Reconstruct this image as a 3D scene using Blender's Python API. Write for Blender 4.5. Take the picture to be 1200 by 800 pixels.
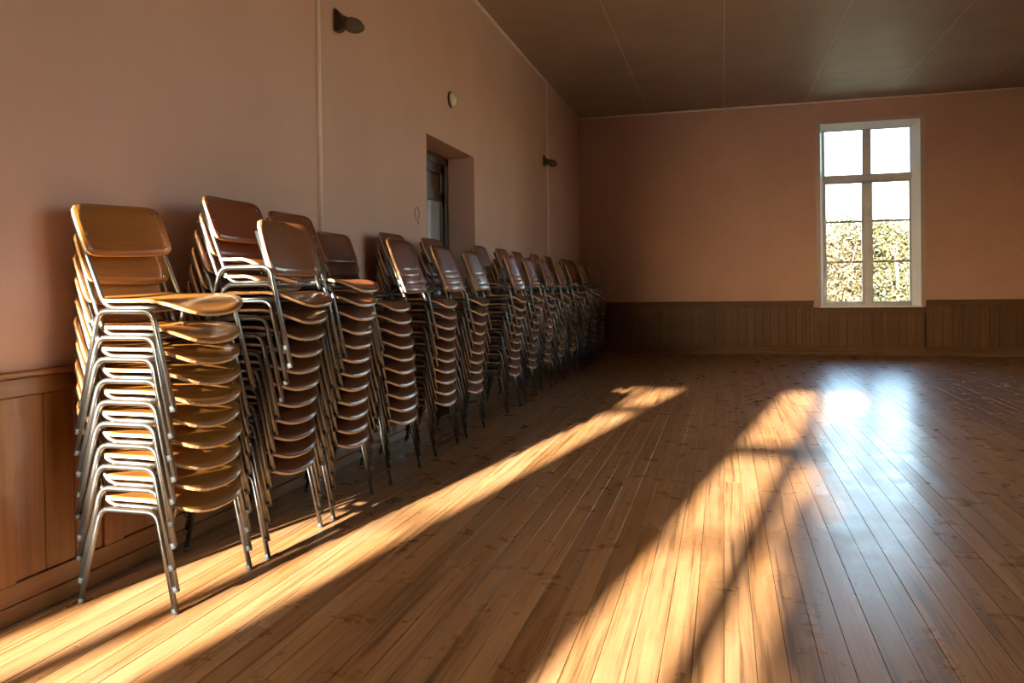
import bpy, bmesh, math, random
from mathutils import Vector, Matrix
random.seed(7)
R = math.radians
PI = math.pi
for o in list(bpy.data.objects):
    bpy.data.objects.remove(o)
scene = bpy.context.scene
COL = scene.collection

# ------------------------------------------------------------------ camera
cam_d = bpy.data.cameras.new('camera')
cam = bpy.data.objects.new('camera', cam_d); COL.objects.link(cam)
YAW, PITCH, ROLL = 0.265904, -0.012412, -0.0130175
fw = Vector((-math.sin(YAW)*math.cos(PITCH), math.cos(YAW)*math.cos(PITCH), math.sin(PITCH)))
rt = fw.cross(Vector((0, 0, 1))).normalized(); up = rt.cross(fw)
r2 = rt*math.cos(ROLL) + up*math.sin(ROLL)
u2 = -rt*math.sin(ROLL) + up*math.cos(ROLL)
m = Matrix((r2, u2, -fw)).transposed().to_4x4()
m.translation = Vector((0, 0, 1.25))
cam.matrix_world = m
cam_d.sensor_width = 36
cam_d.lens = 910.4/1200*36
cam_d.shift_y = -51.6/1200
cam_d.clip_start = .05; cam_d.clip_end = 400
scene.camera = cam

# ------------------------------------------------------------------ light
SUN_AZ = 0.178          # metres to the right per metre away from the camera
SUN_TAN = 0.262
vs = scene.view_settings
vs.view_transform = 'Standard'; vs.look = 'None'; vs.gamma = 1; vs.use_curve_mapping = False
vs.exposure = 1.3
sun_d = bpy.data.lights.new('sun', 'SUN')
sun = bpy.data.objects.new('sun', sun_d); COL.objects.link(sun)
sd = Vector((SUN_AZ, 1, -SUN_TAN*math.sqrt(1+SUN_AZ**2)))
sun.rotation_euler = sd.to_track_quat('-Z', 'Y').to_euler()
sun_d.energy = 39; sun_d.color = (1, .92, .83); sun_d.angle = R(.75)
world = bpy.data.worlds.new('world'); scene.world = world
world.use_nodes = True
wn = world.node_tree; wn.nodes.clear()
sky = wn.nodes.new('ShaderNodeTexSky'); sky.sky_type = 'NISHITA'
sky.sun_disc = False; sky.sun_elevation = math.atan(SUN_TAN)
sky.sun_rotation = math.atan2(-SUN_AZ, -1)
sky.air_density = 1.0; sky.dust_density = 2.5; sky.ozone_density = 1.0
bg = wn.nodes.new('ShaderNodeBackground'); bg.inputs[1].default_value = 1.25
wo = wn.nodes.new('ShaderNodeOutputWorld')
wn.links.new(sky.outputs[0], bg.inputs[0]); wn.links.new(bg.outputs[0], wo.inputs[0])

# ------------------------------------------------------------------ room sizes
W = -2.641; D = 14.617; H = 4.447; WH = .954     # left wall x, far wall y, ceiling, wainscot
XR = 4.95; YB = -5.4; XL = -4.7; YE = 2.22       # right wall, back wall, alcove wall, end of left wall

# ------------------------------------------------------------------ materials
def mat(name, col=(.5, .5, .5), rough=.5, metal=0, coat=0, spec=.5):
    mt = bpy.data.materials.new(name); mt.use_nodes = True
    b = mt.node_tree.nodes['Principled BSDF']
    b.inputs['Base Color'].default_value = (*col, 1)
    b.inputs['Roughness'].default_value = rough
    b.inputs['Metallic'].default_value = metal
    b.inputs['Coat Weight'].default_value = coat
    b.inputs['Coat Roughness'].default_value = .12
    b.inputs['Specular IOR Level'].default_value = spec
    return mt, mt.node_tree, b
def node(nt, t, **k):
    n = nt.nodes.new(t)
    for a, v in k.items(): setattr(n, a, v)
    return n
def ramp(nt, fac, stops):
    n = nt.nodes.new('ShaderNodeValToRGB')
    e = n.color_ramp.elements
    while len(e) < len(stops): e.new(.5)
    for i, (p, c) in enumerate(stops):
        e[i].position = p; e[i].color = (*c, 1)
    nt.links.new(fac, n.inputs[0]); return n.outputs[0]
def noise(nt, scale, vec=None, detail=4, rough=.6, sc=(1, 1, 1), distort=0):
    if vec is None: vec = nt.nodes.new('ShaderNodeNewGeometry').outputs['Position']
    mp = nt.nodes.new('ShaderNodeMapping'); mp.inputs['Scale'].default_value = sc
    nt.links.new(vec, mp.inputs[0])
    n = nt.nodes.new('ShaderNodeTexNoise'); n.inputs['Scale'].default_value = scale
    n.inputs['Detail'].default_value = detail; n.inputs['Roughness'].default_value = rough
    n.inputs['Distortion'].default_value = distort
    nt.links.new(mp.outputs[0], n.inputs[0]); return n.outputs['Fac']
def mix(nt, fac, a, b, mode='MIX'):
    n = nt.nodes.new('ShaderNodeMix'); n.data_type = 'RGBA'; n.blend_type = mode
    for i, v in ((0, fac), (6, a), (7, b)):
        if isinstance(v, (int, float)): n.inputs[i].default_value = v
        elif isinstance(v, tuple): n.inputs[i].default_value = (*v, 1)
        else: nt.links.new(v, n.inputs[i])
    return n.outputs[2]
def bump(nt, b, h, strength=.2, dist=.01):
    n = nt.nodes.new('ShaderNodeBump'); n.inputs['Strength'].default_value = strength
    n.inputs['Distance'].default_value = dist
    nt.links.new(h, n.inputs['Height']); nt.links.new(n.outputs[0], b.inputs['Normal'])
def maprange(nt, v, a, b_, c, d):
    n = nt.nodes.new('ShaderNodeMapRange')
    for i, x in enumerate((a, b_, c, d)): n.inputs[i+1].default_value = x
    nt.links.new(v, n.inputs[0]); return n.outputs[0]

# pink lime-washed plaster; the left wall's colour is lightened to stand for stronger light
def plaster(name, c1, c2, c3):
    mt, nt, b = mat(name, rough=.75, spec=.3)
    c = ramp(nt, noise(nt, .9, detail=6), [(.3, c1), (.7, c2)])
    c = mix(nt, maprange(nt, noise(nt, 5, detail=8), .45, .75, 0, .25), c, c3)
    nt.links.new(c, b.inputs['Base Color']); bump(nt, b, noise(nt, 7, detail=8), .12, .02)
    return mt
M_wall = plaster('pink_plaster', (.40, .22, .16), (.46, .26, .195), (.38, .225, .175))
M_wleft = plaster('lit_pink_plaster', (.55, .345, .275), (.62, .395, .32), (.52, .35, .29))
# ceiling board
M_ceil, nt, b = mat('ceiling_board_paint', rough=.55)
c = ramp(nt, noise(nt, 1.2, detail=5), [(.3, (.33, .235, .185)), (.7, (.40, .29, .225))])
nt.links.new(c, b.inputs['Base Color']); bump(nt, b, noise(nt, 2.5, detail=3), .25, .02)
M_cream, nt, b = mat('cream_paint', (.62, .46, .34), .5)
c = ramp(nt, noise(nt, 6), [(.3, (.70, .55, .43)), (.7, (.78, .63, .50))]); nt.links.new(c, b.inputs['Base Color'])
M_casing, nt, b = mat('stone_coloured_paint', (.40, .27, .205), .5)
M_caulk, nt, b = mat('pale_joint', (.55, .42, .33), .6)
# varnished pine for the wainscot
def wood(name, c1, c2, rough, along, coat=0, tint=.25, grain=26):
    mt, nt, b = mat(name, rough=rough, coat=coat)
    sc = [1, 1, 1]; sc[along] = .06
    oi = nt.nodes.new('ShaderNodeObjectInfo')
    pos = nt.nodes.new('ShaderNodeNewGeometry').outputs['Position']
    off = nt.nodes.new('ShaderNodeVectorMath'); off.operation = 'ADD'
    cmb = nt.nodes.new('ShaderNodeCombineXYZ')
    mr = maprange(nt, oi.outputs['Random'], 0, 1, 0, 30)
    for i in range(3): nt.links.new(mr, cmb.inputs[i])
    nt.links.new(pos, off.inputs[0]); nt.links.new(cmb.outputs[0], off.inputs[1])
    g = noise(nt, grain, off.outputs[0], 5, .65, sc, .6)
    c = ramp(nt, g, [(.3, c1), (.68, c2)])
    br = maprange(nt, oi.outputs['Random'], 0, 1, 1-tint, 1+tint)
    gm = nt.nodes.new('ShaderNodeCombineColor')
    for i in range(3): nt.links.new(br, gm.inputs[i])
    c = mix(nt, 1.0, c, gm.outputs[0], 'MULTIPLY')
    nt.links.new(c, b.inputs['Base Color'])
    bump(nt, b, g, .08, .004)
    return mt
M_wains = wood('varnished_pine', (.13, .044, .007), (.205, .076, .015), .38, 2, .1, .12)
M_wfar = wood('shaded_varnished_pine', (.075, .033, .014), (.12, .054, .022), .6, 2, 0, .12)  # far wainscot: same pine, colour darkened to stand for weaker light
M_wfarh = wood('shaded_varnished_pine_rail', (.075, .033, .014), (.12, .054, .022), .6, 0, 0, .12)
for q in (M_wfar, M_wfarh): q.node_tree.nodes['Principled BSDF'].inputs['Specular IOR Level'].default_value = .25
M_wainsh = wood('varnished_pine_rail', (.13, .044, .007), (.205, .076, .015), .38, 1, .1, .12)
M_dark = wood('dark_stained_wood', (.035, .016, .008), (.06, .028, .014), .35, 2)
# floorboards
M_floor, nt, b = mat('worn_floorboards', rough=.3, spec=.27)
oi = nt.nodes.new('ShaderNodeObjectInfo')
pos = nt.nodes.new('ShaderNodeNewGeometry').outputs['Position']
off = nt.nodes.new('ShaderNodeVectorMath'); off.operation = 'ADD'
cmb = nt.nodes.new('ShaderNodeCombineXYZ')
mr = maprange(nt, oi.outputs['Random'], 0, 1, 0, 50)
nt.links.new(mr, cmb.inputs[1]); nt.links.new(mr, cmb.inputs[2])
nt.links.new(pos, off.inputs[0]); nt.links.new(cmb.outputs[0], off.inputs[1])
P = off.outputs[0]
g = noise(nt, 34, P, 6, .7, (1, .045, 1), .9)
c = ramp(nt, g, [(.28, (.13, .052, .014)), (.5, (.265, .118, .040)), (.72, (.35, .17, .070))])
wear = noise(nt, 2.2, P, 5, .6, (1, .25, 1))
c = mix(nt, maprange(nt, wear, .35, .65, 0, .4), c, (.40, .24, .135))
st = noise(nt, 42, P, 5, .7, (1, .018, 1), .3)
c = mix(nt, maprange(nt, st, .53, .64, 0, .6), c, (.035, .014, .006))
br = maprange(nt, oi.outputs['Random'], 0, 1, .84, 1.12)
gm = nt.nodes.new('ShaderNodeCombineColor')
for i in range(3): nt.links.new(br, gm.inputs[i])
c = mix(nt, 1.0, c, gm.outputs[0], 'MULTIPLY')
nt.links.new(c, b.inputs['Base Color'])
rg = maprange(nt, noise(nt, 5, None, 5, .6), .3, .7, .25, .35); nt.links.new(rg, b.inputs['Roughness'])
hh = nt.nodes.new('ShaderNodeMath'); hh.operation = 'MULTIPLY_ADD'
nt.links.new(g, hh.inputs[0]); hh.inputs[1].default_value = .5
nt.links.new(noise(nt, 30, P, 6, .7, (1, .35, 1)), hh.inputs[2])
bump(nt, b, hh.outputs[0], .06, .004)
M_sub, _, _ = mat('dark_gap', (.02, .011, .006), .9)
# plywood of the chairs (object colour carries veneer tone, plus painted shade on farther stacks)
M_ply, nt, b = mat('varnished_beech_plywood', rough=.3, coat=.3)
b.inputs['Coat Roughness'].default_value = .1
oi = nt.nodes.new('ShaderNodeObjectInfo')
tc = nt.nodes.new('ShaderNodeTexCoord').outputs['Object']
g = noise(nt, 40, tc, 5, .6, (1, .06, 1), .4)
c = ramp(nt, g, [(.3, (.72, .70, .68)), (.7, (1, 1, 1))])
c = mix(nt, 1.0, oi.outputs['Color'], c, 'MULTIPLY')
scr = noise(nt, 9, tc, 8, .8)
c = mix(nt, maprange(nt, scr, .62, .75, 0, .5), c, (.11, .045, .015))
nt.links.new(c, b.inputs['Base Color'])
M_edge, nt, b = mat('plywood_edge', (.55, .32, .13), .45)
c = ramp(nt, noise(nt, 60, nt.nodes.new('ShaderNodeTexCoord').outputs['Object'], 3, .5, (1, 1, 5)), [(.35, (.40, .21, .08)), (.65, (.66, .42, .2))])
nt.links.new(c, b.inputs['Base Color'])
M_steel, nt, b = mat('satin_steel_tube', (.52, .52, .49), .3, 1)
sc_ = noise(nt, 30, nt.nodes.new('ShaderNodeTexCoord').outputs['Object'], 6, .7)
c = ramp(nt, sc_, [(.3, (.15, .15, .142)), (.7, (.25, .25, .24))]); nt.links.new(c, b.inputs['Base Color'])
nt.links.new(maprange(nt, sc_, .3, .7, .42, .30), b.inputs['Roughness'])
M_cap, _, _ = mat('grey_rubber', (.03, .03, .028), .7)
M_screw, _, _ = mat('screw_steel', (.35, .33, .3), .35, 1)
M_frame, nt, b = mat('grey_window_paint', (.45, .44, .46), .4)
c = ramp(nt, noise(nt, 8), [(.3, (.42, .41, .43)), (.7, (.50, .49, .51))]); nt.links.new(c, b.inputs['Base Color'])
M_reveal, nt, b = mat('white_reveal_paint', (.74, .72, .72), .45)
# clear window glass: transparent with a mirror share by viewing angle
M_glass = bpy.data.materials.new('window_glass'); M_glass.use_nodes = True
nt = M_glass.node_tree; nt.nodes.clear()
tr = nt.nodes.new('ShaderNodeBsdfTransparent'); tr.inputs[0].default_value = (.95, .97, .96, 1)
gl = nt.nodes.new('ShaderNodeBsdfGlossy'); gl.inputs['Roughness'].default_value = .02
fr = nt.nodes.new('ShaderNodeFresnel'); fr.inputs[0].default_value = 1.35
ms = nt.nodes.new('ShaderNodeMixShader'); out = nt.nodes.new('ShaderNodeOutputMaterial')
nt.links.new(fr.outputs[0], ms.inputs[0]); nt.links.new(tr.outputs[0], ms.inputs[1])
nt.links.new(gl.outputs[0], ms.inputs[2]); nt.links.new(ms.outputs[0], out.inputs[0])
M_frost, nt, b = mat('frosted_glass', (.34, .36, .40), .25, spec=.8)
bump(nt, b, noise(nt, 60, None, 4), .4, .01)
M_bakelite, _, _ = mat('brown_bakelite', (.05, .028, .018), .35)
M_jar, nt, b = mat('ribbed_lamp_glass', (.22, .19, .15), .15, spec=.7)
b.inputs['Transmission Weight'].default_value = .5; b.inputs['IOR'].default_value = 1.25
M_opal, _, _ = mat('opal_lamp_glass', (.75, .66, .52), .2, coat=.5)
M_brass, _, _ = mat('aged_brass', (.45, .3, .12), .4, 1)
M_crack, _, _ = mat('dark_crack', (.16, .09, .07), .8)
def leafmat(name, a, b_):
    mt, nt, b = mat(name, rough=.6)
    c = ramp(nt, noise(nt, 1.6, None, 4), [(.35, a), (.65, b_)])
    nt.links.new(c, b.inputs['Base Color']); return mt
M_leaf = [leafmat('yellow_green_leaves', (.034, .032, .011), (.058, .054, .019)), leafmat('tan_leaves', (.042, .032, .014), (.062, .05, .023)), leafmat('pale_green_leaves', (.03, .035, .013), (.054, .055, .023))]
M_bark, _, _ = mat('bark', (.10, .07, .045), .9)
M_grass = leafmat('dry_grass', (.34, .29, .13), (.46, .38, .19))
M_render, _, _ = mat('outer_render', (.45, .40, .35), .85)

# ------------------------------------------------------------------ mesh helpers
def obj(name, bm, m, parent=None, smooth=False, bevel=0, kind=None):
    me = bpy.data.meshes.new(name)
    bmesh.ops.recalc_face_normals(bm, faces=bm.faces[:])
    bm.to_mesh(me); bm.free()
    if smooth:
        me.polygons.foreach_set('use_smooth', [True]*len(me.polygons))
    for x in (m if isinstance(m, (list, tuple)) else [m]): me.materials.append(x)
    o = bpy.data.objects.new(name, me); COL.objects.link(o)
    if parent: o.parent = parent
    if kind: o['kind'] = kind
    if bevel:
        md = o.modifiers.new('bevel', 'BEVEL'); md.width = bevel; md.segments = 1; md.limit_method = 'ANGLE'
    return o
def thing(name, label, cat, loc=(0, 0, 0), group=None):
    o = bpy.data.objects.new(name, None); COL.objects.link(o); o.empty_display_size = .1
    o.location = loc; o['label'] = label; o['category'] = cat
    if group: o['group'] = group
    return o
def box(bm, x0, x1, y0, y1, z0, z1):
    v = [bm.verts.new(p) for p in ((x0, y0, z0), (x1, y0, z0), (x1, y1, z0), (x0, y1, z0), (x0, y0, z1), (x1, y0, z1), (x1, y1, z1), (x0, y1, z1))]
    for f in ((3, 2, 1, 0), (4, 5, 6, 7), (0, 1, 5, 4), (1, 2, 6, 5), (2, 3, 7, 6), (3, 0, 4, 7)):
        bm.faces.new([v[i] for i in f])
    return v
def bx(*a):
    bm = bmesh.new(); box(bm, *a); return bm
def boxes(*l):
    bm = bmesh.new()
    for a in l: box(bm, *a)
    return bm
def fillet(pts, rad, n=5):
    pts = [Vector(p) for p in pts]; out = [pts[0]]
    for i in range(1, len(pts)-1):
        a, b_, c_ = pts[i-1], pts[i], pts[i+1]
        r_ = rad[i-1] if isinstance(rad, (list, tuple)) else rad
        d1 = (a-b_).normalized(); d2 = (c_-b_).normalized()
        p, q = b_+d1*r_, b_+d2*r_
        for k in range(n+1):
            t = k/n; out.append(p*(1-t)**2 + b_*2*t*(1-t) + q*t*t)
    out.append(pts[-1]); return out
def tube(bm, pts, r, seg=10, caps=True):
    pts = [Vector(p) for p in pts]; rings = []
    t0 = (pts[1]-pts[0]).normalized()
    n = t0.orthogonal().normalized()
    for i, p in enumerate(pts):
        t = (pts[min(i+1, len(pts)-1)]-pts[max(i-1, 0)]).normalized()
        n = (n - t*n.dot(t)).normalized(); bn = t.cross(n)
        rr = r[i] if isinstance(r, (list, tuple)) else r
        rings.append([bm.verts.new(p + (n*math.cos(2*PI*k/seg) + bn*math.sin(2*PI*k/seg))*rr) for k in range(seg)])
    for a, b_ in zip(rings, rings[1:]):
        for k in range(seg):
            bm.faces.new((a[k], a[(k+1) % seg], b_[(k+1) % seg], b_[k]))
    if caps:
        bm.faces.new(rings[0][::-1]); bm.faces.new(rings[-1])
def lathe(bm, prof, mtx, seg=16):
    rings = []
    for r_, z in prof:
        rings.append([bm.verts.new(mtx @ Vector((r_*math.cos(2*PI*k/seg), r_*math.sin(2*PI*k/seg), z))) for k in range(seg)])
    for a, b_ in zip(rings, rings[1:]):
        for k in range(seg): bm.faces.new((a[k], a[(k+1) % seg], b_[(k+1) % seg], b_[k]))
    bm.faces.new(rings[0][::-1]); bm.faces.new(rings[-1])

# ------------------------------------------------------------------ setting
# floor: sub-floor and separate boards
floor = obj('floor', bx(XL, XR+.3, YB, D+.2, -.15, -.022), M_sub, kind='structure')
PW = .102
x = W-.02; i = 0
while x < XR:
    y = 1.2 - random.uniform(0, .4)
    first = True
    while y < D+.02:
        L = random.choice((3.2, 4.1, 4.8, 5.6)); y1 = min(y+L, D+.02)
        if D+.02-y1 < 1.2: y1 = D+.02
        bm = bmesh.new()
        v = box(bm, x+.0010, x+PW-.0010, y+.0004, y1-.0004, -.022, 0)
        dz = random.uniform(-.0008, .0004); tl = random.uniform(-.0007, .0007)
        for k in (4, 7): v[k].co.z += dz+tl
        for k in (5, 6): v[k].co.z += dz-tl
        obj('floorboard', bm, M_floor, floor, bevel=.0005)
        y = y1
    x += PW; i += 1
bm = bmesh.new()                                  # boards behind the camera, out of the photo
x = XL
while x < XR:
    box(bm, x+.001, x+PW-.001, YB, .795 if x >= W-.03 else YE, -.022, 0); x += PW
obj('rear_boards', bm, M_floor, floor, kind='stuff')

TH = .42
DY0, DY1, DZ = 6.74, 8.17, 2.69                   # doorway in the left wall
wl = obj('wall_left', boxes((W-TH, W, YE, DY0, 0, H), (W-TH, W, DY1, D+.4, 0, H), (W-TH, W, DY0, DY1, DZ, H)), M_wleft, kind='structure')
obj('wall_rear_left', boxes((XL-.3, XL, YB-.3, YE+.3, 0, H), (XL, W-TH+.001, YE, YE+.25, 0, H)), M_wall, kind='structure')
WX0, WX1, WZ0, WZ1 = 1.655, 3.254, .85, 4.045     # far window opening
obj('wall_far', boxes((W, WX0, D, D+.4, 0, H), (WX1, XR+.3, D, D+.4, 0, H), (WX0, WX1, D, D+.4, 0, WZ0), (WX0, WX1, D, D+.4, WZ1, H)), M_wall, kind='structure')
FILL_RW = [(2.0, 3.5), (4.3, 6.8)]                 # unseen side windows, added to brighten the left wall
ys = [YB-.3] + [q for a in FILL_RW for q in a] + [D]
rbx = [(XR, XR+.3, ys[k], ys[k+1], 0, H) for k in range(0, len(ys), 2)]
for a, b_ in FILL_RW: rbx += [(XR, XR+.3, a, b_, 0, .85), (XR, XR+.3, a, b_, 4.045, H)]
obj('wall_right', boxes(*rbx), M_wall, kind='structure')
# back wall with two tall windows, behind the camera
BW = [(-4.03, -3.08), (-2.10, -1.03)]
xs = [XL-.3] + [q for a in BW for q in a] + [XR+.3]
bb = [(xs[k], xs[k+1], YB-.3, YB, 0, H) for k in range(0, len(xs), 2)]
for a, b_ in BW: bb += [(a, b_, YB-.3, YB, 0, .85), (a, b_, YB-.3, YB, 4.13, H)]
obj('wall_back', boxes(*bb), M_wall, kind='structure')

# ceiling: boards with narrow pale joints
ceil = obj('ceiling', bx(XL-.3, XR+.3, YB-.3, D+.4, H-.0015, H+.2), M_caulk, kind='structure')
cx = [W-.02, -1.302, .04, 1.43, 2.78, 4.1, XR]
cy = [-1.6, 3.1, 7.9, 12.72, D+.02]
for k in range(6):
    for j in range(4):
        o = obj('ceiling_panel', bx(cx[k]+.009, cx[k+1]-.009, cy[j]+.007, cy[j+1]-.007, H-.004+random.uniform(-.002, .002), H+.0125), M_ceil, ceil)
obj('rear_panels', bx(XL, XR, YB, -1.606, H-.004, H+.0125), M_ceil, ceil)
obj('rear_panels', bx(XL, W-.03, -1.606, YE+.1, H-.004, H+.0125), M_ceil, ceil)
# coving between ceiling and walls
bm = bmesh.new(); tube(bm, [(W+.012, YE, H-.012), (W+.012, D-.01, H-.012)], .022, 8)
obj('trim_1', bm, M_cream, kind='structure', smooth=True)
bm = bmesh.new(); tube(bm, [(W, D-.012, H-.012), (XR, D-.012, H-.012)], .018, 8)
obj('trim_2', bm, M_cream, kind='structure', smooth=True)
# two half-round battens up the left wall
for n, yy in ((3, 4.757), (4, 11.87)):
    bm = bmesh.new(); tube(bm, [(W+.004, yy, WH), (W+.004, yy, H-.02)], .021, 12)
    obj('trim_%d' % n, bm, M_cream, kind='structure', smooth=True)

# wainscot: cap, rails, stiles and boards, every piece its own part
def wainscot(name, along, a0, a1, top=WH, cap=True):
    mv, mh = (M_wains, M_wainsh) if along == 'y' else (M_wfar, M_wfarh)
    # along 'y': on the left wall, faces +x ; along 'x': on the far wall, faces -y
    def rb(u0, u1, z0, z1, d):
        return bx(W, W+d, u0, u1, z0, z1) if along == 'y' else bx(u0, u1, D-d, D, z0, z1)
    t = obj(name, rb(a0, a1, .05, top-.02, .006), M_sub, kind='structure')
    if cap:
        obj('cap_rail', rb(a0, a1, top-.026, top, .040), mh, t, bevel=.006)
    obj('top_rail', rb(a0, a1, top-.098, top-.028, .026), mh, t, bevel=.003)
    obj('bottom_rail', rb(a0, a1, .068, .145, .026), mh, t, bevel=.003)
    u = a0
    while u < a1-.05:
        e = min(u+.108, a1)
        obj('stile', rb(u, e, .1452, top-.0985, .026), mv, t, bevel=.003)
        p1 = min(u+.55, a1)
        if p1-e > .06:
            nb = 3; w = (p1-e)/nb
            for k in range(nb):
                obj('board', rb(e+k*w+.0015, e+(k+1)*w-.0015, .1452, top-.0985, .014), mv, t, bevel=.004)
        u += .55
    return t
wainscot('wainscot_left', 'y', 2.4425-.55+.35, DY0-.02)
wainscot('wainscot_left', 'y', DY1+.02, D-.03)
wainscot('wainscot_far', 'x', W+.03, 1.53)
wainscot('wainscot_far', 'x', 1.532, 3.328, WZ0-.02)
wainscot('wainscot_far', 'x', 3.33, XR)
obj('baseboard_left', boxes((W, W+.034, YE, DY0-.02, 0, .067), (W, W+.034, DY1+.02, D, 0, .067)), M_wainsh, kind='structure', bevel=.004)
obj('baseboard_far', bx(W+.03, XR, D-.036, D, 0, .067), M_wfarh, kind='structure', bevel=.004)
bm = boxes((XR-.03, XR, -1, D, 0, WH))
obj('wainscot_right', bm, M_wfar, kind='structure', bevel=.004)

# ------------------------------------------------------------------ windows
def window(name, x0, x1, z0, z1, yf, face, zt, bars, cen=.15, sash=.05, side=False):
    """yf = wall face the reveal starts at, face=+1 looks away from the room along +y, -1 along -y"""
    def B(a, b_, d0, d1, c0, c1):
        ya, yb = sorted((yf+face*d0, yf+face*d1))
        return (ya, yb, a, b_, c0, c1) if side else (a, b_, ya, yb, c0, c1)
    bm = bmesh.new()                              # splayed white reveal
    for pl in (((x0, .0), (x0+.062, .172), (x0, .172)), ((x1, .0), (x1, .172), (x1-.112, .172))):
        lo, hi = [[bm.verts.new((yf+face*d, u, z) if side else (u, yf+face*d, z)) for u, d in pl] for z in (z0, z1)]
        bm.faces.new(lo); bm.faces.new(hi)
        for k in range(3): bm.faces.new((lo[k], lo[(k+1) % 3], hi[(k+1) % 3], hi[k]))
    lo, hi = [[bm.verts.new((yf+face*d, u, z) if side else (u, yf+face*d, z)) for z, d in ((z1, 0), (z1, .172), (z1-.10, .172))] for u in (x0, x1)]
    bm.faces.new(lo); bm.faces.new(hi)
    for k in range(3): bm.faces.new((lo[k], lo[(k+1) % 3], hi[(k+1) % 3], hi[k]))
    t = obj(name, bm, M_reveal, kind='structure')
    obj('sill', boxes(B(x0-.02, x1+.02, -.035, .2, z0-.022, z0+.006)), M_reveal, t, bevel=.004)
    obj('casing', boxes(B(x0-.075, x0+.001, -.022, .01, z0-.022, z1+.06), B(x1-.001, x1+.075, -.022, .01, z0-.022, z1+.075), B(x0, x1, -.022, .01, z1-.001, z1+.06)), M_casing, t, bevel=.004)
    xc = (x0+x1)/2-.012
    obj('window_frame', boxes(B(x0+.012, x0+.075, .17, .25, z0, z1), B(x1-.1, x1-.012, .17, .25, z0, z1), B(x0, x1, .17, .25, z1-.085, z1), B(x0, x1, .17, .25, z0+.006, z0+.045), B(xc-cen*.28, xc+cen*.28, .165, .25, z0, z1)), M_frame, t, bevel=.004)
    obj('transom', boxes(B(x0+.02, x1-.02, .155, .25, zt-.045, zt+.05)), M_frame, t, bevel=.008)
    s = sash
    for (a, b_) in ((x0+.075, xc-cen*.27), (xc+cen*.27, x1-.1)):
        # upper light
        u = obj('fanlight_sash', boxes(B(a, a+s*.6, .185, .225, zt+.05, z1-.085), B(b_-s*.6, b_, .185, .225, zt+.05, z1-.085), B(a, b_, .185, .225, zt+.05, zt+.05+s*.6), B(a, b_, .185, .225, z1-.085-s*.6, z1-.085)), M_frame, t)
        obj('pane', boxes(B(a+.01, b_-.01, .203, .207, zt+.06, z1-.095)), M_glass, u)
        l = obj('casement', boxes(B(a, a+s, .18, .23, z0+.045, zt-.045), B(b_-s, b_, .18, .23, z0+.045, zt-.045), B(a, b_, .18, .23, z0+.045, z0+.045+s*.9), B(a, b_, .18, .23, zt-.045-s*.9, zt-.045)), M_frame, t, bevel=.003)
        zz = [z0+.045+s*.9] + list(bars) + [zt-.045-s*.9]
        for bz in bars:
            obj('glazing_bar', boxes(B(a+s-.002, b_-s+.002, .188, .222, bz-.018, bz+.018)), M_frame, l)
        for k in range(len(zz)-1):
            obj('pane', boxes(B(a+s-.004, b_-s+.004, .203, .207, zz[k]+.006, zz[k+1]-.006)), M_glass, l)
    bm = bmesh.new(); yk = yf+face*.15
    lp = [(xc+.03, yk+face*.02, 1.88), (xc+.03, yk-face*.02, 1.88), (xc+.03, yk-face*.02, 1.80)]
    tube(bm, [(q[1], q[0], q[2]) if side else q for q in lp], .008, 8)
    obj('casement_latch', bm, M_brass, t, smooth=True)
    return t
window('window_1', WX0, WX1, WZ0, WZ1, D, 1, 3.09, (1.628, 2.337), .17, .042)
for n, (a, b_) in enumerate(BW):
    window('window_%d' % (n+2), a, b_, .85, 4.13, YB, -1, 3.60 if n == 0 else 3.12, (1.7, 2.53), .10, .03)

for n, (a, b_) in enumerate(FILL_RW):
    window('window_%d' % (n+4), a, b_, .85, 4.045, XR, 1, 3.09, (1.628, 2.337), .15, .05, True)  # added windows, fill light for the left wall

# ------------------------------------------------------------------ door in the left wall
XD = W-.30
dr = obj('door_1', boxes((XD-.12, XD, DY0, DY0+.075, 0, DZ), (XD-.12, XD, DY1-.09, DY1, 0, DZ), (XD-.12, XD, DY0, DY1, DZ-.09, DZ)), M_dark, kind='structure', bevel=.004)
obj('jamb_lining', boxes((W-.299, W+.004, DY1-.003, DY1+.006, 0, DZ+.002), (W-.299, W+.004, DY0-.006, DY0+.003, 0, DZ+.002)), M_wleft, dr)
obj('threshold', bx(XD-.12, W, DY0, DY1, -.02, .012), M_dark, dr)
ym = (DY0+DY1)/2
for (a, b_) in ((DY0+.078, ym-.002), (ym+.002, DY1-.093)):
    lf = obj('door_leaf', boxes((XD-.06, XD-.015, a, a+.1, .012, DZ-.095), (XD-.06, XD-.015, b_-.1, b_, .012, DZ-.095), (XD-.06, XD-.015, a, b_, .012, .25), (XD-.06, XD-.015, a, b_, .95, 1.1), (XD-.06, XD-.015, a, b_, 2.19, 2.30), (XD-.06, XD-.015, a, b_, DZ-.2, DZ-.095)), M_dark, dr, bevel=.004)
    obj('door_panel', bx(XD-.05, XD-.03, a+.1, b_-.1, .25, .95), M_dark, lf, bevel=.006)
    obj('door_panel', bx(XD-.05, XD-.03, a+.1, b_-.1, 2.3, DZ-.2), M_dark, lf, bevel=.006)
    obj('door_glass', bx(XD-.042, XD-.036, a+.1, b_-.1, 1.1, 2.19), M_frost, lf)
bm = bmesh.new(); tube(bm, fillet([(XD-.02, ym+.06, 1.05), (XD+.04, ym+.06, 1.05), (XD+.04, ym+.17, 1.05)], .02), .009, 8)
obj('door_handle', bm, M_brass, dr, smooth=True)
obj('room_beyond', boxes((XD-.9, XD-.8, DY0-.2, DY1+.2, 0, H)), M_wall, dr)
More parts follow.
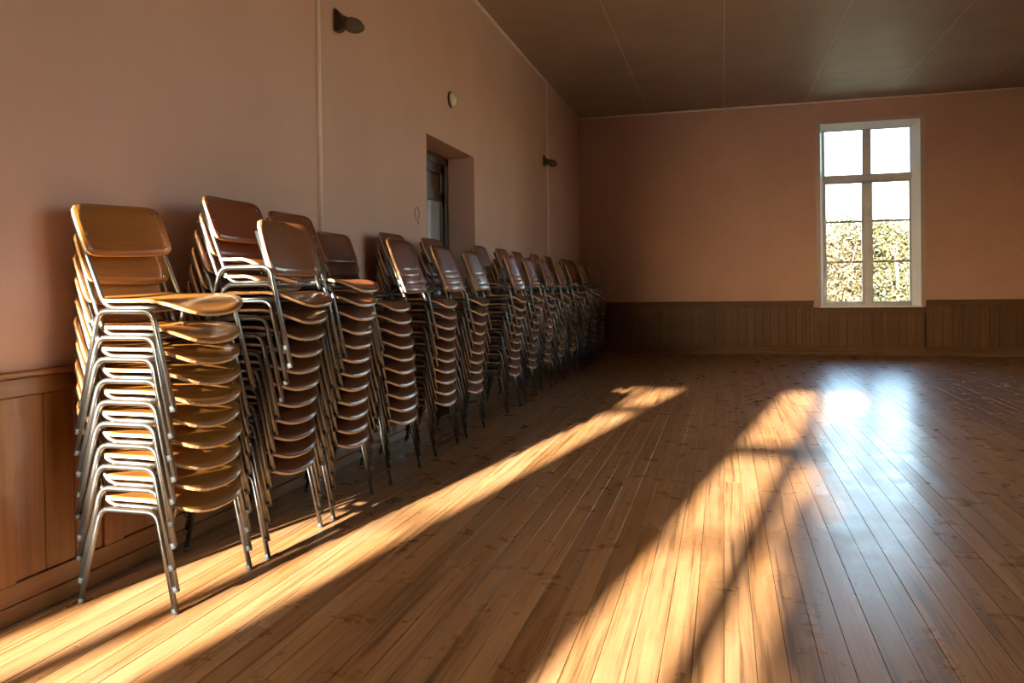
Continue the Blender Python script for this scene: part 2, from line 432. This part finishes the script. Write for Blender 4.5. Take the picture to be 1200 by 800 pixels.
# ring-shaped hairline crack with a tail beside the door
pts = [(W+.001, 6.495+.048*math.cos(a), 1.925+.055*math.sin(a)) for a in [R(-60+k*20) for k in range(17)]]
bm = bmesh.new(); tube(bm, pts, .0035, 5); tube(bm, [(W+.001, 6.505, 1.865), (W+.001, 6.535, 1.85), (W+.001, 6.52, 1.835), (W+.001, 6.495, 1.845)], .0035, 5)
obj('plaster_crack', bm, M_crack, wl)

# ------------------------------------------------------------------ wall lamps
def jar_lamp(y, z, label):
    t = thing('wall_lamp', label, 'lamp', (W, y, z), 'jar lamps on the left wall')
    # tilted wedge base
    bm = bmesh.new()
    prof = [(0, -.085), (0, .085), (.03, .062), (.065, .01), (.068, -.045), (.045, -.08)]
    for s in (-.042, .042):
        pass
    f = [[bm.verts.new((px, s*(.044 if abs(pz) < .07 else .034), pz)) for px, pz in prof] for s in (-1, 1)]
    bm.faces.new(f[0][::-1]); bm.faces.new(f[1])
    for k in range(len(prof)):
        a, b_ = k, (k+1) % len(prof); bm.faces.new((f[0][a], f[0][b_], f[1][b_], f[1][a]))
    obj('lamp_base', bm, M_bakelite, t, bevel=.006)
    ax = Vector((.93, .0, -.36)).normalized()
    mt = Matrix.Translation((.058, 0, -.018)) @ ax.to_track_quat('Z', 'Y').to_matrix().to_4x4()
    bm = bmesh.new(); lathe(bm, [(.040, -.012), (.046, -.004), (.046, .022), (.040, .028)], mt); obj('lamp_collar', bm, M_bakelite, t, smooth=False)
    bm = bmesh.new(); lathe(bm, [(.036, .024), (.050, .045), (.056, .075), (.053, .105), (.042, .135), (.026, .158), (.010, .17)], mt); obj('glass_jar', bm, M_jar, t, smooth=True)
    bm = bmesh.new(); lathe(bm, [(.012, .02), (.014, .04), (.026, .07), (.028, .09), (.02, .112), (.005, .12)], mt, 10); obj('light_bulb', bm, M_opal, t, smooth=True)
    return t
jar_lamp(5.03, 3.165, 'dark bakelite jar lamp on pink wall, nearest to the camera, right of the cream batten')
jar_lamp(11.62, 3.19, 'dark jar lamp on pink wall beside the far cream batten')
t = thing('bell_dome', 'small round white dome on pink wall above the doorway', 'dome', (W, 7.43, 3.155))
mt = Matrix.Translation((0, 0, 0)) @ Vector((1, 0, 0)).to_track_quat('Z', 'Y').to_matrix().to_4x4()
bm = bmesh.new(); lathe(bm, [(.085, 0), (.085, .014), (.078, .018)], mt, 20); obj('back_plate', bm, M_bakelite, t)
bm = bmesh.new(); lathe(bm, [(.076, .014), (.072, .035), (.056, .055), (.03, .067), (.008, .07)], mt, 20); obj('dome_cover', bm, M_opal, t, smooth=True)

# ------------------------------------------------------------------ chairs
# local frame: +x away from the wall (the way the chair faces), y across, z up, feet at z = 0
HW = .24
def solid_sheet(name, nu, nv, fn, th):
    """closed plywood sheet: fn(u,v) -> (point, normal); faces slot 0, rim slot 1"""
    bm = bmesh.new(); top = []; bot = []
    for i in range(nu+1):
        a, b_ = [], []
        for j in range(nv+1):
            p, n = fn(i/nu, j/nv)
            a.append(bm.verts.new(p+n*th/2)); b_.append(bm.verts.new(p-n*th/2))
        top.append(a); bot.append(b_)
    for i in range(nu):
        for j in range(nv):
            f = bm.faces.new((top[i][j], top[i+1][j], top[i+1][j+1], top[i][j+1])); f.smooth = True
            f = bm.faces.new((bot[i][j], bot[i][j+1], bot[i+1][j+1], bot[i+1][j])); f.smooth = True
    rim = [(i, 0) for i in range(nu)] + [(nu, j) for j in range(nv)] + [(i, nv) for i in range(nu, 0, -1)] + [(0, j) for j in range(nv, 0, -1)]
    for k in range(len(rim)):
        (i, j), (p, q) = rim[k], rim[(k+1) % len(rim)]
        f = bm.faces.new((top[i][j], bot[i][j], bot[p][q], top[p][q])); f.material_index = 1
    me = bpy.data.meshes.new(name)
    bmesh.ops.recalc_face_normals(bm, faces=bm.faces[:]); bm.to_mesh(me); bm.free()
    me.materials.append(M_ply); me.materials.append(M_edge)
    return me
def squircle(u, v, n):
    """map the unit square to a rounded square in [-1,1]^2"""
    a, b_ = 2*u-1, 2*v-1
    m_ = max(abs(a), abs(b_))
    if m_ < 1e-6: return 0, 0
    d = (abs(a/m_)**n + abs(b_/m_)**n)**(1/n)
    return a/d, b_/d
def seat_pt(u, v):
    a, b_ = squircle(u, v, 7 if u < .5 else 3.6)
    x = .05 + a*.213; y = b_*(.228+.012*max(0, a))
    z = .428 - .014*(1-(y/.23)**2)*math.exp(-((x+.02)/.13)**2)
    if x > .10: z -= (.036+.034*(1-(y/.24)**2))*((x-.10)/.16)**1.7
    if x < -.08: z += .012*((-.08-x)/.08)**2
    return Vector((x, y, z))
def back_pt(u, v):
    a, b_ = squircle(u, v, 7)
    s = (a+1)/2
    z = .605 + s*.218; x = -.166 - s*.078 - .022*(1-(b_)**2)
    return Vector((x, b_*.238, z))
def with_n(fn):
    def g(u, v):
        e = .02; p = fn(u, v)
        u0, u1, v0, v1 = max(0, u-e), min(1, u+e), max(0, v-e), min(1, v+e)
        n = (fn(u1, v)-fn(u0, v)).cross(fn(u, v1)-fn(u, v0))
        return p, n.normalized() if n.length > 1e-9 else Vector((0, 0, 1))
    return g
ME = {}
ME['seat'] = solid_sheet('seat', 14, 14, with_n(seat_pt), .012)
ME['backrest'] = solid_sheet('backrest', 8, 10, with_n(back_pt), .011)
def keep(name, bm, m):
    me = bpy.data.meshes.new(name); bmesh.ops.recalc_face_normals(bm, faces=bm.faces[:]); bm.to_mesh(me); bm.free()
    me.polygons.foreach_set('use_smooth', [True]*len(me.polygons)); me.materials.append(m); return me
TR = .0112
for s, k in ((-1, 'n'), (1, 'f')):
    bm = bmesh.new()
    tube(bm, fillet([(-.225, s*.245, .012), (-.122, s*HW, .388), (.142, s*HW, .388), (.225, s*.245, .012)], .045, 5), TR, 8)
    ME['side_frame'+k] = keep('side_frame', bm, M_steel)
    for q, fx in (('r', -1), ('t', 1)):
        bm = bmesh.new(); d = Vector((fx*.225, s*.245, 0)); e = Vector((fx*.219, s*.2447, .022))
        tube(bm, [d, e], .0132, 8); ME['foot_cap'+k+q] = keep('foot_cap', bm, M_cap)
    bm = bmesh.new(); yy = s*.212
    tube(bm, fillet([(.15, yy, .398), (-.115, yy, .398), (-.175, yy, .56), (-.258, yy, .775)], [.055, .03], 5), .0100, 8)
    ME['back_post'+k] = keep('back_post', bm, M_steel)
    for zz in (.64, .70, .785):
        bm = bmesh.new(); c_ = Vector((-.166-.078*(zz-.605)/.218-.022*(1-(.205/.238)**2)+.0055, s*.205, zz))
        mt = Matrix.Translation(c_) @ Vector((.94, 0, .34)).to_track_quat('Z', 'Y').to_matrix().to_4x4()
        lathe(bm, [(.007, -.004), (.007, .0012), (.003, .0026)], mt, 8)
        ME['screw%s%d' % (k, int(zz*1000))] = keep('screw', bm, M_screw)
bm = bmesh.new()
tube(bm, [(.10, -HW, .388), (.10, HW, .388)], .009, 8); tube(bm, [(-.075, -HW, .388), (-.075, HW, .388)], .009, 8)
ME['seat_rail'] = keep('seat_rail', bm, M_steel)
SCREWS = [q for q in ME if q.startswith('screw')]
PARTS = [('seat', 'seat'), ('backrest', 'backrest'), ('side_frame', 'side_framen'), ('side_frame', 'side_framef'), ('back_post', 'back_postn'), ('back_post', 'back_postf'), ('seat_rail', 'seat_rail')]
GRP = 'plywood chairs stacked along the left wall'
def build_chair(label, loc, rz, tone, near, skip=()):
    t = thing('stacking_chair', label, 'chair', loc, GRP); t.rotation_euler = (0, 0, rz)
    for nm, key in PARTS:
        if nm in skip: continue
        o = bpy.data.objects.new(nm, ME[key]); COL.objects.link(o); o.parent = t
        o.color = (*tone, 1)
        if near and nm == 'side_frame':
            for q in 'rt':
                c_ = bpy.data.objects.new('foot_cap', ME['foot_cap'+key[-1]+q]); COL.objects.link(c_); c_.parent = o
        if near and nm == 'backrest':
            for q in SCREWS:
                c_ = bpy.data.objects.new('screw', ME[q]); COL.objects.link(c_); c_.parent = o
    return t
ORD = ['bottom', 'second', 'third', 'fourth', 'fifth', 'sixth', 'seventh', 'eighth', 'ninth', 'tenth', 'eleventh', 'twelfth', 'thirteenth', 'fourteenth']
STK = ['nearest', 'second nearest', 'third nearest', 'fourth nearest', 'fifth nearest', 'sixth nearest', 'seventh nearest', 'eighth nearest', 'sixth farthest', 'fifth farthest', 'fourth farthest', 'third farthest', 'second farthest', 'farthest']
XC = -2.29
# near foot y, chairs, pitch, forward lean at the top, loose panels in front
STACKS = [(2.550, 10, .0855, .00, 0), (3.188, 11, .0815, .11, 0), (3.815, 12, .080, .08, 0), (4.58, 10, .083, -.04, 4), (5.38, 10, .083, .02, 4),
          (6.10, 10, .083, .06, 4), (7.38, 10, .083, .08, 4), (8.12, 10, .083, .10, 3), (8.90, 10, .083, .08, 3), (9.70, 10, .083, .1, 3), (10.50, 10, .083, .10, 2), (11.45, 10, .083, .12, 2), (12.35, 10, .083, .08, 1), (13.25, 10, .083, .05, 1)]
def sq(p):                                       # broken seats keep only their rear half
    x = p.x; k = (.07+.163)/(.263+.163)
    return Vector((-.163+(x+.163)*k, p.y, p.z))
ME['seat_half'] = solid_sheet('seat', 8, 10, with_n(lambda u, v: sq(seat_pt(u, v))), .012)
for s, k in ((-1, 'n'), (1, 'f')):
    bm = bmesh.new(); yy = s*.212
    tube(bm, [(-.1685, yy, .548), (-.180, yy, .578), (-.258, yy, .775)], .0100, 8)
    ME['post_stub'+k] = keep('post', bm, M_steel)
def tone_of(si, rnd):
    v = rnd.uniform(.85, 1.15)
    base = (.30, .112, .020) if si == 0 else (.165+.03*rnd.random(), .050, .0145)  # farther stacks: redder veneer, darkened further for the shadow they stand in
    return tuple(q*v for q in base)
def loose_back(label, loc, rz, tone, tall=1):
    t = thing('loose_backrest', label, 'chair back', loc, 'loose plywood backrests propped on the stacks'); t.rotation_euler = (0, 0, rz); t.scale = (1, 1 if tall > 1 else .86, tall)
    for nm, key in (('panel', 'backrest'), ('post', 'post_stubn'), ('post', 'post_stubf')):
        o = bpy.data.objects.new(nm, ME[key]); COL.objects.link(o); o.parent = t; o.color = (*tone, 1)
def broken(label, loc, skip):
    t = build_chair(label, loc, .01, tone_of(1, random), loc[1] < 4, skip+('seat',))
    o = bpy.data.objects.new('seat', ME['seat_half']); COL.objects.link(o); o.parent = t; o.color = (.17, .058, .019, 1)
for si, (y0, n, pitch, lean, loose) in enumerate(STACKS):
    rnd = random.Random(100+si)
    for k in range(n):
        f = k/(n-1)
        z = k*pitch + (.032 if k == n-1 and si == 0 else 0)
        x = XC + lean*f**2 + rnd.uniform(-.004, .004); y = y0+.245 + rnd.uniform(-.004, .004)
        rz = rnd.uniform(-.018, .018)
        if k == 0: x = XC; rz = 0
        if si == 0 and k == n-1: rz = -.05; x += .028
        pos_ = 'top chair' if k == n-1 and si in (0, 2) else 'bottom chair' if k == 0 else '%s chair up' % ORD[k]
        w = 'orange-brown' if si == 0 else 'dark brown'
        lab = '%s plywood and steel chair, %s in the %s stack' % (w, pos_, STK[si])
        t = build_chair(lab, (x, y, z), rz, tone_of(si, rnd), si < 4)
        if si == 0 and k == n-1: t.rotation_euler.x = .045
    if si > 2:
        broken('dark plywood chair with a short seat and high back, top of the %s stack' % STK[si], (XC+lean*1.3, y0+.245, n*pitch+(.035 if si > 3 else -.01)), ())
    for k in range(loose):
        place = (('only one',), ('rear', 'front'), ('rear', 'middle', 'front'), ('rearmost', 'second from the rear', 'third from the rear', 'frontmost'))[loose-1][k]
        loose_back('loose dark plywood backrest propped on the %s stack, %s there' % (STK[si], place),
                   (-1.87+.014*k, y0+.275+.010*k, .755-.045*k+rnd.uniform(-.008, .008)), rnd.uniform(-.03, .03), tone_of(1, rnd))
# broken chairs and the propped backrest on the second stack
rnd = random.Random(5); yc = 3.188+.245
broken('dark plywood chair with a short seat and high back, second from top, second nearest stack', (XC+.13, yc, .893), ())
broken('backless steel chair frame with a short plywood seat, on top of the second nearest stack', (XC+.11, yc, .975), ('backrest', 'back_post'))
loose_back('loose glossy plywood backrest with steel posts propped upright on the second nearest stack', (-1.862, yc, .587), .0, (.24, .076, .02), 1.22)

# ------------------------------------------------------------------ outside the far window
obj('ground', boxes((-60, 60, -60, YB-.3, -.6, -.45), (-60, 60, D+.4, 70, -.6, -.45), (XR+.3, 60, YB-.3, D+.4, -.6, -.45), (-60, XL-.3, YB-.3, D+.4, -.6, -.45)), M_grass, kind='structure')
def shrub(x, y, h, w, mi, label, seed, leaves=9000, low=.10, lobes_n=44):
    rnd = random.Random(seed)
    t = thing('shrub', label, 'shrub', (x, y, -.45), 'sunlit shrubs outside the window')
    bm = bmesh.new()
    for k in range(5):
        a = rnd.uniform(0, 6.28)
        tube(bm, [(0, 0, 0), (.3*math.cos(a), .3*math.sin(a), h*.35), (w*.35*math.cos(a), w*.35*math.sin(a), h*.75)], [.07, .05, .02], 6)
    obj('stem', bm, M_bark, t)
    bm = bmesh.new()
    lobes = [(rnd.uniform(-.5, .5)*w, rnd.uniform(-.5, .5)*w*.6, h*(low+(.86-low)*q/(lobes_n-1)), rnd.uniform(.35, .6)) for q in range(lobes_n)]
    for k in range(leaves):
        lx, ly, lz, lr = rnd.choice(lobes)
        d = Vector((rnd.gauss(0, 1), rnd.gauss(0, 1), rnd.gauss(0, 1))).normalized()
        c = Vector((lx, ly, lz)) + d*lr*w*.55*rnd.uniform(.6, 1.05)
        if c.z < .05 or c.z > h*1.08: continue
        n = (d + Vector((rnd.uniform(-.7, .7), rnd.uniform(-.7, .7), rnd.uniform(-.3, .9)))).normalized()
        a = n.orthogonal().normalized(); q = rnd.uniform(0, 6.28)
        e = a*math.cos(q) + n.cross(a)*math.sin(q); g_ = n.cross(e); sl = rnd.uniform(.05, .11)
        bm.faces.new([bm.verts.new(c+e*sl), bm.verts.new(c+g_*sl*.5), bm.verts.new(c-e*sl), bm.verts.new(c-g_*sl*.5)])
    obj('foliage', bm, M_leaf[mi], t)
SH = [(3.2, 38.6, 5.2, 2.4, 0, 'bushy yellow-green shrub outside the far window, at the left edge of the panes'),
      (5.0, 37.2, 4.7, 2.2, 1, 'tan leafy shrub outside, in the left half of the far window'),
      (6.2, 39.2, 5.4, 2.3, 2, 'tall pale green shrub outside, behind the centre post of the far window'),
      (7.5, 37.6, 4.8, 2.2, 0, 'yellow-green shrub outside, in the right half of the far window'),
      (8.9, 38.9, 5.2, 2.4, 2, 'pale green shrub outside, at the right edge of the far window'),
      (1.4, 38.2, 4.4, 2.0, 1, 'tan shrub outside, hidden left of the far window'),
      (10.7, 38.0, 4.5, 2.0, 1, 'tan shrub outside, hidden right of the far window')]
for i, a in enumerate(SH): shrub(*a, 40+i)
shrub(-1.28, -9.6, 8.4, 1.3, 0, 'tall leafy shrub outside the back window, behind the camera, dappling the sunlight', 71, 22000, .1, 84)
